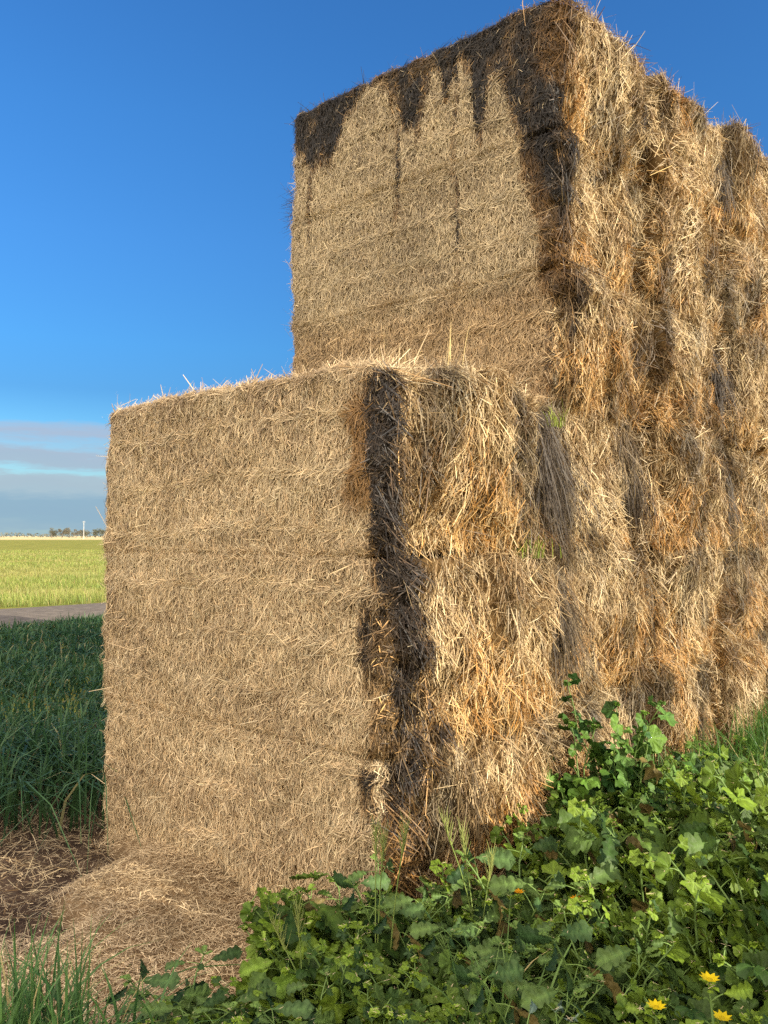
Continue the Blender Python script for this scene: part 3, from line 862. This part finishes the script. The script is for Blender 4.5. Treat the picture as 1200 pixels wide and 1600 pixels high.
mb = MB()
n = 5200
t = rng.normal(.72, .28, n); m = np.abs(rng.normal(0, .16, n)) + .0
P = np.concatenate([C2 + t[:, None] * D2 + m[:, None] * N2, np.zeros((n, 1))], 1)
P[:, 2] = .03 + np.maximum(0, .34 - m * 1.0) * np.exp(-((t - .72) / .35) ** 2) * rng.uniform(.3, 1.05, n)
az = rng.uniform(0, 6.28, n)
T = norm(np.stack([np.cos(az) + N2[0] * .5, np.sin(az) + N2[1] * .5, rng.normal(-.35, .3, n)], 1))
kk = rng.random(n)[:, None]
c = (BROWN * .8 * (1 - kk) + PALE * kk) * rng.uniform(.6, 1.2, n)[:, None]
strands(mb, P, T, norm(np.tile([N2[0], N2[1], .8], (n, 1))), rng.gamma(4, .13 / 4, n), rng.uniform(.003, .0055, n), rng.normal(0, .05, n), np.clip(c, .02, .9))
tag(mb.build('straw_heap', [M_STRAW]), 'heap of fallen straw against the foot of the sunlit side behind the weeds', 'straw heap')

mb = MB()
n = 30000
t = rng.uniform(-2.6, 3, n); m = rng.uniform(-2.0, 3.6, n)
P = np.concatenate([C2 + t[:, None] * D2 - m[:, None] * N2, np.full((n, 1), .03)], 1)
k = (t < .1) | (m < 0) | (m > 2.1)
P = P[k]; n = len(P); az = rng.uniform(0, 6.28, n)
P[:, 2] += rng.uniform(0, .02, n)
T = norm(np.stack([np.cos(az), np.sin(az), rng.normal(0, .2, n)], 1))
kk = rng.random(n)[:, None]
c = (BROWN * .9 * (1 - kk) + GREY * 1.1 * kk) * rng.uniform(.5, 1.1, n)[:, None]
strands(mb, P, T, np.tile([0, 0, 1.0], (n, 1)), rng.gamma(4, .09 / 4, n), rng.uniform(.002, .004, n), rng.normal(0, .05, n), np.clip(c, .02, .9))
tag(mb.build('loose_straw', [M_STRAW]), 'scattered grey straw lying on the dark dirt around the stack', 'loose straw', kind='stuff')

# ------------------------------------------------------------------ leafy weeds
def palmate(lobes=5, depth=.22, K=46):
    """round lobed mallow leaf in the xy plane, stalk at the origin, tip along +x; returns ring radius and vein flag"""
    th = np.linspace(-2.62, 2.62, K)
    ph = (th / 2.62 + 1) / 2 * lobes
    lob = 1 - depth * np.abs(np.cos(np.pi * ph)) ** 1.6
    teeth = 1 - .085 * np.abs(np.sin(np.pi * ph * 4))
    r = lob * teeth * (1 - .10 * np.abs(th) / 2.62)
    vein = np.abs(np.sin(np.pi * ph)) ** 24
    return th, r * .62, vein

def leaf_template(kind):
    if kind == 'palm':
        th, r, vein = palmate()
        K = len(th)
        rings = [.0, .4, .72, 1.0]
        V = [(0, 0, 0)]; c = [1.25]
        for f in rings[1:]:
            for a, b_, ve in zip(th, r, vein):
                x, y = b_ * f * math.cos(a), b_ * f * math.sin(a)
                z = .10 * f - .22 * f * f + .09 * math.sin(a * 5.0 + 1) * f * f + (.0 if ve > .3 else .03 * f)
                V.append((x, y, z)); c.append(1 + .55 * ve * (1.1 - f * .6) - .08 * (1 - ve))
        V = np.array(V); F4 = []; F3 = []
        for k in range(K - 1):
            F3.append((0, 1 + k, 2 + k))
            for g in range(2):
                a = 1 + g * K + k; F4.append((a, a + K, a + K + 1, a + 1))
        return V, np.array(F4), np.array(F3), np.array(c)
    # lyrate leaf of a wild turnip or capeweed: long with side lobes and a bigger end lobe
    xs = np.linspace(0, 1, 23)
    wv = .05 + .20 * np.clip(np.sin(np.pi * np.clip((xs - .05) / .97, 0, 1)), 0, 1) ** .7
    wv = wv * (.55 + .45 * np.abs(np.sin(xs * np.pi * 4.2 + .3)) ** .8) * (1 + .5 * smooth(.55, .85, xs)) * (1 - smooth(.9, 1.03, xs) * .8)
    V = []; c = []
    for x, w_ in zip(xs, wv):
        for s_ in (-1, -.5, 0, .5, 1):
            V.append((x + abs(s_) * .06, s_ * w_, .08 * math.sin(x * 2.6) - .25 * x * x * .8 + .10 * abs(s_) * w_ * 4 * .6 + .02 * math.sin(x * 24 + s_ * 3)))
            c.append(1.5 if s_ == 0 else (1.0 if abs(s_) < .7 else .92))
    F4 = []
    for k in range(len(xs) - 1):
        for j in range(4):
            a = k * 5 + j; F4.append((a, a + 1, a + 6, a + 5))
    return np.array(V), np.array(F4), np.zeros((0, 3), int), np.array(c)

TPL = {k: leaf_template(k) for k in ('palm', 'lyrate')}

def add_leaves(mb, kind, P, fwd, up, size, col, mat=0):
    V, F4, F3, c = TPL[kind]
    n = len(P)
    fwd = norm(fwd); S_ = norm(np.cross(up, fwd)); U = np.cross(fwd, S_)
    cur = rng.uniform(-.6, 1.6, n)
    fold = rng.uniform(-.3, .5, n)
    zz = V[None, :, 2] * cur[:, None] + np.abs(V[None, :, 1]) * fold[:, None] + rng.normal(0, .022, (n, len(V)))
    pts = P[:, None, :] + size[:, None, None] * (V[None, :, 0:1] * fwd[:, None] + V[None, :, 1:2] * S_[:, None] + zz[..., None] * U[:, None])
    base = np.arange(n)[:, None, None] * len(V)
    q = (base + F4[None]).reshape(-1, 4)
    t = (base + F3[None]).reshape(-1, 3) if len(F3) else None
    cc = col[:, None, :] * c[None, :, None]
    mb.add(pts, q, t, np.clip(cc, 0, 1).reshape(-1, 3), mat)

def tube(mb, pts, r0, r1, col, sides=5, mat=0):
    pts = np.asarray(pts, float); n = len(pts)
    tg = norm(np.gradient(pts, axis=0))
    ref = np.array([.3, .9, .2])
    a = norm(np.cross(tg, ref)); b = np.cross(tg, a)
    r = np.linspace(r0, r1, n)[:, None]
    ring = [pts + r * (a * math.cos(k * 2 * math.pi / sides) + b * math.sin(k * 2 * math.pi / sides)) for k in range(sides)]
    v = np.stack(ring, 1)
    q = []
    for i in range(n - 1):
        for k in range(sides):
            k2 = (k + 1) % sides
            q.append((i * sides + k, i * sides + k2, (i + 1) * sides + k2, (i + 1) * sides + k))
    mb.add(v, q, None, np.tile(np.asarray(col, float), (n * sides, 1)), mat)

def flower(mb, p, size, col, petals=9):
    for k in range(petals):
        a = k * 2 * math.pi / petals + random.uniform(-.1, .1)
        d = np.array([math.cos(a), math.sin(a), .35]); s_ = np.array([-math.sin(a), math.cos(a), 0])
        v = [p, p + size * (d * .6 + s_ * .28), p + size * d * 1.1, p + size * (d * .6 - s_ * .28)]
        mb.add(v, [(0, 1, 2, 3)], None, np.tile(np.asarray(col, float) * random.uniform(.85, 1.1), (4, 1)))
    th = np.linspace(0, 2 * math.pi, 9)[:-1]
    ring = np.stack([p[0] + .3 * size * np.cos(th), p[1] + .3 * size * np.sin(th), np.full(8, p[2] + .1 * size)], 1)
    mb.add(np.concatenate([ring, [p + np.array([0, 0, .28 * size])]]), None, [(k, (k + 1) % 8, 8) for k in range(8)], np.tile(np.asarray(col) * .7, (9, 1)))

def make_weed(kind, h, spread, nst, per, lsize, col_a, col_b, flowers=None, fl_n=0):
    root = empty('leafy_weed', (0, 0, 0))
    ms, ml = MB(), MB()
    tips = []
    LP, LF, LU, LS, LC = [], [], [], [], []
    for s_ in range(nst):
        az = s_ * 2.399 + random.uniform(-.5, .5)
        hh = h * random.uniform(.55, 1.05); rr = spread * random.uniform(.35, 1.05)
        k = np.linspace(0, 1, 8)
        wob = np.cumsum(rng.normal(0, .012, (8, 2)), 0)
        pts = np.stack([math.cos(az) * rr * k ** 1.3 + wob[:, 0], math.sin(az) * rr * k ** 1.3 + wob[:, 1], hh * k ** .85], 1)
        tube(ms, pts, .006, .0025, np.array([.12, .19, .045]))
        tips.append(pts[-1])
        for j in range(per):
            f = .18 + .82 * (j + random.random()) / per
            p = np.array([np.interp(f, k, pts[:, i]) for i in range(3)])
            la = az + j * 2.4 + random.uniform(-.6, .6)
            pl = lsize * random.uniform(.6, 1.4) * (1.1 - .55 * f)
            el_ = random.uniform(.2, .9)
            e = p + pl * np.array([math.cos(la) * math.cos(el_), math.sin(la) * math.cos(el_), math.sin(el_)])
            tube(ms, [p, p * .5 + e * .5 + np.array([0, 0, pl * .06]), e], .0024, .0016, np.array([.14, .22, .05]), 4)
            LP.append(e)
            dip = random.uniform(-.75, .25)
            LF.append([math.cos(la), math.sin(la), dip])
            LU.append([sh[0] * 1.35 + rng.normal(0, .5), sh[1] * 1.35 + rng.normal(0, .5), .7])
            LS.append(lsize * random.choice((.55, .75, .95, 1.15, 1.4)) * random.uniform(.85, 1.15) * (1.12 - .45 * f ** 2) * (1.6 if kind == 'lyrate' else 1.28))
            w_ = random.random()
            if random.random() < .02:
                LC.append(np.array([.17, .13, .04]) * random.uniform(.6, 1.2)); continue
            LC.append((np.array(col_a) * (1 - w_) + np.array(col_b) * w_) * random.uniform(.8, 1.2))
        # small young leaves at the tip
        for j in range(4):
            la = random.uniform(0, 6.28)
            LP.append(pts[-1]); LF.append([math.cos(la), math.sin(la), random.uniform(.2, 1)]); LU.append([0, 0, 1.0])
            LS.append(lsize * random.uniform(.35, .55)); LC.append(np.array(col_b) * random.uniform(1, 1.3))
    LP, LF, LU, LS, LC = map(np.array, (LP, LF, LU, LS, LC))
    add_leaves(ml, kind, LP, LF, LU, LS, LC)
    # chaff that has blown onto the leaves
    nc = int(len(LP) * .7)
    i = rng.integers(0, len(LP), nc)
    az = rng.uniform(0, 6.28, nc)
    strands(ml, LP[i] + norm(LF[i]) * (LS[i] * .25)[:, None] + np.array([0, 0, .006]), norm(np.stack([np.cos(az), np.sin(az), az * 0], 1)),
            np.tile([0, 0, 1.0], (nc, 1)), rng.uniform(.008, .028, nc), rng.uniform(.0012, .0024, nc), az * 0, np.tile([.6, .48, .28], (nc, 1)), 1)
    ms.build('stems', [M_STEM], root, True)
    ml.build('foliage', [M_LEAF, M_STRAW], root, True)
    for k in range(fl_n):
        mf = MB(); flower(mf, tips[k % len(tips)] + np.array([0, 0, .02]), .021, flowers)
        mf.build('flower', [M_PETAL], root)
    return root

G1, G2 = (.020, .050, .010), (.150, .225, .020)
B1, B2 = (.022, .052, .018), (.105, .165, .035)
protos = [
    make_weed('palm', .50, .24, 7, 14, .062, G1, G2),
    make_weed('palm', .46, .28, 8, 13, .070, G1, (.15, .225, .018)),
    make_weed('lyrate', .48, .26, 7, 13, .085, B1, B2),
    make_weed('palm', .52, .22, 6, 15, .055, (.026, .060, .012), (.16, .235, .02)),
    make_weed('lyrate', .44, .28, 8, 12, .095, G1, (.12, .185, .025)),
    make_weed('palm', .42, .30, 8, 13, .066, B1, G2),
]
WG = 'leafy weeds in the dense patch in front of the stack'
LB = ['round leaved green mallow weed in the dense patch before the stack', 'long lobed leafy weed in the dense patch before the stack']
used = [0] * len(protos)
spots = []
def try_spots(n, t0, t1, n0, n1, hfun, mind):
    k = 0
    for _ in range(n * 60):
        if k >= n: break
        t = random.uniform(t0, t1); m = random.uniform(n0, n1)
        x, y, _z = W(t, m)
        if t > -.14 and m < .2: continue
        if math.hypot(x, y) < 1.35 and y < 1.5: continue
        if x > .56 * y + .15: continue
        if x < -.285 * y + .05 + .05 * math.sin(y * 7) or y < 1.2: continue
        if y > 2.55 and x < .1 and t < 0 and (x + .62) < (y - 2.55) * .9: continue
        if any(math.hypot(x - a, y - b) < mind for a, b, _ in spots): continue
        h = hfun(t, m)
        spots.append((x, y, h)); k += 1
def hf(t, m):
    base = np.interp(t, [-1.8, -.6, -.1, .5, 1.1, 1.7, 2.4, 4], [.24, .31, .40, .55, .72, .46, .32, .28])
    if m < .35 and t > .3 and t < .9: base *= .72
    if t < .25: base *= np.interp(m, [-.6, .2, 1.0, 2], [.7, .85, 1.0, 1.05])
    return float(base) * random.uniform(.85, 1.12)
try_spots(7, -.5, -.16, -.22, .45, lambda t, m: random.uniform(.34, .44), .15)
try_spots(9, .25, 1.2, .22, .55, lambda t, m: random.uniform(.26, .5), .17)
try_spots(60, .35, 3.4, .28, 2.9, hf, .21)
try_spots(80, -1.75, .4, -.55, 2.6, hf, .165)
for i, (x, y, h) in enumerate(spots):
    k = random.randrange(len(protos))
    o = protos[k] if not used[k] else copy_tree(protos[k])
    used[k] = 1
    o.location = (x, y, 0.0)
    sc = h / .46
    o.scale = (max(.9, min(sc, 1.2)) * random.uniform(.9, 1.15),) * 2 + (max(sc, .6),)
    o.rotation_euler = (random.uniform(-.08, .08), random.uniform(-.08, .08), random.uniform(-.45, .45))
    tag(o, LB[1] if k in (2, 4) else LB[0], 'weed', WG)
for k, u in enumerate(used):
    if not u: bpy.data.objects.remove(protos[k])

def special(px, py, h, depth, *a, label='', rz=0, name=None, **k):
    """a weed whose top stands where the ray of the photograph's pixel meets the given depth"""
    o = make_weed(*a, **k)
    o.location = ((px - 600) / 1250 * depth, depth, 0); o.rotation_euler.z = rz
    tag(o, label, 'weed')
    return o
special(955, 0, 0, 3.95, 'palm', .93, .24, 7, 10, .085, (.03, .085, .02), (.09, .17, .03), label='tallest mallow weed with big dark leaves reaching up against the bales', rz=.4)
special(905, 0, 0, 3.80, 'palm', .80, .20, 7, 9, .080, (.03, .075, .012), (.10, .19, .024), label='tall mallow weed left of the tallest one, against the bales', rz=.2)
special(1000, 0, 0, 4.0, 'palm', .90, .24, 7, 9, .082, (.03, .075, .012), (.11, .20, .024), label='tall mallow weed just right of the tallest one', rz=-.3)
special(1050, 0, 0, 3.7, 'palm', .60, .24, 7, 9, .078, (.03, .075, .012), (.12, .21, .024), label='bushy mallow weed standing at the edge of the grass beside the bales', rz=.1)
special(1112, 0, 0, 1.80, 'lyrate', .66, .10, 6, 6, .06, G1, G2, (.75, .55, .01), 4, label='weed with bright yellow flowers at the bottom right edge')
special(1010, 0, 0, 2.75, 'palm', .52, .22, 6, 7, .062, G1, G2, (.75, .28, .01), 1, label='mallow weed with one orange flower amid the sunlit patch')
special(840, 0, 0, 2.85, 'palm', .46, .2, 6, 7, .062, G1, G2, (.78, .34, .01), 2, label='sunlit weed with two small orange flowers beside the bale foot')
special(860, 0, 0, 2.0, 'lyrate', .50, .15, 6, 6, .055, (.07, .11, .07), (.14, .19, .13), label='pale grey green thistle rosette at the bottom edge')
special(480, 0, 0, 2.75, 'lyrate', .40, .16, 5, 6, .07, (.10, .18, .02), (.20, .28, .035), label='yellowish weed at the foot of the shaded bale front')

# leafy undergrowth that closes the patch, darkened for the shade beneath the weeds
mb = MB()
n = 2600
t = rng.uniform(-1.8, 3.6, n); m = rng.uniform(-.5, 2.8, n)
P = np.concatenate([C2 + t[:, None] * D2 + m[:, None] * N2, rng.uniform(.02, .22, (n, 1))], 1)
x, y = P[:, 0], P[:, 1]
k = (x > -.27 * y) & ~((t < 0) & (x < .1) & (y > 2.5) & ((x + .6) < (y - 2.5) * .95)) & ~((t > -.05) & (m < .05)) & (np.hypot(x, y) > 1.0)
P = P[k]; n = len(P)
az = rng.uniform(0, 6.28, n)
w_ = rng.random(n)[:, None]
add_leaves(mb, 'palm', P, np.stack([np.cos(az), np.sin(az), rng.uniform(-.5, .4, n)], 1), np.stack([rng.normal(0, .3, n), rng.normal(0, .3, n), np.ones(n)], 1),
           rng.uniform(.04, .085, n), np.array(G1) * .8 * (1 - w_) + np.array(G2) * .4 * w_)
tag(mb.build('undergrowth', [M_LEAF], smooth_=True), 'low leaves coloured dark as the shade under the weeds', 'undergrowth', kind='stuff')

# ------------------------------------------------------------------ grass clumps one can point at
def clump(loc, n, spread, h, w, ca, cb, label, lean=(0, 0), dry=.03, cat='grass clump', name='grass_clump', curl=.8, ls=.33):
    mb = MB()
    P = np.concatenate([rng.normal(0, spread, (n, 2)), np.zeros((n, 1))], 1)
    blades(mb, P, rng.normal(0, ls, (n, 2)) + np.array(lean), rng.uniform(.5, 1.05, n) * h, rng.uniform(.7, 1.3, n) * w, grass_cols(P + np.array(loc), ca, cb, dry), seg=6, curl=curl)
    o = mb.build(name, [M_GRASS]); o.location = loc
    return tag(o, label, cat)
clump((-1.0, 2.26, 0), 560, .13, .58, .014, (.05, .12, .03), (.15, .27, .07), 'green grass clump in the bottom left corner')
clump((-.84, 2.10, 0), 120, .06, .40, .013, (.05, .12, .03), (.11, .2, .05), 'grass clump at the bottom edge, right beside the corner clump', (.1, 0))
clump((-1.12, 2.40, 0), 60, .08, .62, .009, (.04, .1, .03), (.1, .19, .05), 'tall thin grass at the left edge of the picture', (0, 0))
clump((.34, 2.42, 0), 45, .05, .62, .009, (.08, .16, .03), (.16, .25, .06), 'arching grass clump in the weeds before the near corner', (.15, -.1))
clump((.62, 1.95, 0), 34, .05, .50, .008, (.08, .14, .04), (.14, .2, .07), 'arching pale grass clump low in the weeds', (.2, -.1))
x_, y_, _ = W(.96, .08); clump((x_, y_, 1.58), 75, .05, .15, .004, (.17, .27, .03), (.32, .38, .06), 'small yellow green grass tuft growing between two bales', (.05, -.1))
x_, y_, _ = W(1.32, .04); clump((x_, y_, 2.25), 22, .03, .17, .004, (.2, .3, .03), (.34, .40, .06), 'thin green grass tuft near the top of the low stack', (.0, -.05))
# dry stalks standing on the low front stack
mbs = []
for k, (t_, n_, h_, cnt) in enumerate([(.20, -.16, .27, 5), (.45, -.22, .22, 6), (.72, -.16, .36, 6), (.84, -.24, .30, 4)]):
    x_, y_, _ = W(t_, n_)
    clump((x_, y_, 2.36), cnt, .035, h_, .0055, (.55, .42, .17), (.62, .48, .22),
          ['dry straw stalks standing nearest the low stack corner', 'short dry stalks behind the corner of the low stack', 'tallest dry stalks standing on top of the low stack',
           'dry stalks at the back of the low stack top'][k], dry=0, cat='dry stalks', name='dry_stalks', curl=.2, ls=.10)
# ears of green barley by the near corner
def barley(loc, h, lean, label, cnt=3):
    r_ = empty('barley_plant', loc)
    for k in range(cnt):
        mb, me = MB(), MB()
        o_ = np.array([random.uniform(-.05, .05), random.uniform(-.03, .03), 0]); hh = h * random.uniform(.7, 1.05)
        s = np.linspace(0, 1, 7)
        ln = lean + random.uniform(-.2, .2)
        pts = o_ + np.stack([ln * s ** 2 * hh, random.uniform(-.15, .1) * s ** 2 * hh, s * hh], 1)
        tube(mb, pts, .003, .002, (.16, .22, .05), 5)
        tp = norm(pts[-1] - pts[-2])
        core = pts[-1] + tp * np.linspace(0, .095, 9)[:, None]
        tube(me, core, .0045, .002, (.27, .32, .08), 6)
        for j in range(18):
            p = pts[-1] + tp * (.095 * j / 18)
            a = j * 2.4
            q_ = p + np.array([math.cos(a) * .006, math.sin(a) * .006, .010])
            tube(me, [p - tp * .002, q_, q_ + np.array([math.cos(a) * .014, math.sin(a) * .014, .05])], .0024, .0004, (.34, .37, .11), 4)
        st_ = mb.build('stalk', [M_STEM], r_, True); me.build('ear', [M_GRASS], st_, True)
    return tag(r_, label, 'barley')
barley((.0, 2.78, 0), .66, -.06, 'green barley stalks lit by the sun before the near corner')
barley((.33, 2.95, 0), .62, .0, 'green barley ears standing against the bale right of the near corner')
barley((-.25, 2.62, 0), .42, -.2, 'short barley stalk leaning left before the shaded front', 2)

# ------------------------------------------------------------------ far trees, pole
def gum_tree(x, y, h, wdt, col, label, group=None):
    r_ = empty('gum_tree', (x, y, 0))
    mt, mc = MB(), MB()
    top = np.array([random.uniform(-.05, .05) * h, 0, h * .55])
    tube(mt, [(0, 0, 0), top * .5 + np.array([.02 * h, 0, 0]), top], .035 * h, .015 * h, (.16, .12, .09), 6)
    nb = 9
    cs = []
    for k in range(nb):
        a = random.uniform(0, 6.28); rr = math.sqrt(random.random()) * wdt * .42
        e = np.array([math.cos(a) * rr, math.sin(a) * rr, h * random.uniform(.28, .86)])
        tube(mt, [top * .7, (top * .7 + e) * .5 + np.array([0, 0, .03 * h]), e], .012 * h, .004 * h, (.16, .12, .09), 5)
        cs.append((e, random.uniform(.16, .28) * wdt))
    n = 900
    i = rng.integers(0, nb, n)
    ce_ = np.array([c_[0] for c_ in cs])[i]; ra = np.array([c_[1] for c_ in cs])[i]
    d = norm(rng.normal(0, 1, (n, 3))) * (rng.random(n) ** .4)[:, None] * ra[:, None] * np.array([1.15, 1.15, .75])
    P = ce_ + d
    u = norm(rng.normal(0, 1, (n, 3))); v = norm(np.cross(u, rng.normal(0, 1, (n, 3))))
    s_ = rng.uniform(.035, .07, n)[:, None] * h * .6
    vv = np.stack([P - u * s_, P + v * s_ * .7, P + u * s_, P - v * s_ * .7], 1)
    k = rng.uniform(.6, 1.4, n)[:, None]
    mc.add(vv, np.arange(n * 4).reshape(-1, 4), None, np.repeat(np.array(col) * k, 4, 0))
    mt.build('trunk', [M_BARK], r_); mc.build('crown', [M_TREE], r_)
    tag(r_, label, 'tree', group)
GT = 'far gum trees across the paddock'
DT = 600.0
def far_tree(px, hpx, wpx, label, grp=GT, dd=0):
    y = DT + dd
    gum_tree((px - 600) / 1250 * y, y, hpx / 1250 * y, wpx / 1250 * y, (.13 * random.uniform(.9, 1.1), .125, .085), label, grp)
far_tree(81, 17, 16, 'lone round gum tree left of the far tree clump')
far_tree(97, 16, 13, 'leftmost gum tree of the far clump')
far_tree(108, 18, 15, 'tallest gum tree in the middle of the far clump', dd=15)
far_tree(119, 15, 14, 'gum tree right of the middle of the far clump', dd=-10)
far_tree(128, 14, 13, 'gum tree behind the white pole', dd=10)
far_tree(136, 13, 10, 'small gum tree right of the white pole')
far_tree(149, 16, 14, 'gum tree touching the left edge of the bales on the horizon')
far_tree(162, 17, 16, 'gum tree mostly hidden behind the left edge of the bales')
mb = MB()
n = 9000
x = rng.uniform(-1500, 900, n); hh = 3 + 5 * fbm(np.stack([x * .02, x * 0, x * 0], 1), 131) ** 1.2 * 1.5
P = np.stack([x, 950 + rng.uniform(-25, 25, n), rng.random(n) * hh], 1)
u = norm(rng.normal(0, 1, (n, 3))); v = norm(np.cross(u, rng.normal(0, 1, (n, 3))))
s_ = rng.uniform(.6, 1.4, n)[:, None]
vv = np.stack([P - u * s_, P + v * s_, P + u * s_, P - v * s_], 1)
mb.add(vv, np.arange(n * 4).reshape(-1, 4), None, np.repeat(np.array([.13, .14, .12]) * rng.uniform(.7, 1.3, n)[:, None], 4, 0))
tag(mb.build('distant_woodland', [M_TREE]), 'low grey green tree line along the horizon', 'woodland', kind='stuff')

M_POLE = noise_mat('pale_timber', [(.45, .43, .39), (.54, .52, .48), (.6, .58, .54)], 3, .2)
yp = 430.0; xp = (131 - 600) / 1250 * yp
r_ = empty('utility_pole', (xp, yp, 0))
mb = MB(); tube(mb, [(0, 0, 0), (0, 0, 4.5), (0, 0, 9.6)], .15, .11, (1, 1, 1), 10); mb.build('post', [M_POLE], r_, True)
mb = MB(); tube(mb, [(-.9, 0, 9.1), (0, -.2, 9.1), (.9, 0, 9.1)], .07, .07, (1, 1, 1), 6); mb.build('crossarm', [M_POLE], r_)
tag(r_, 'thin white pole standing on the far edge of the paddock', 'pole')
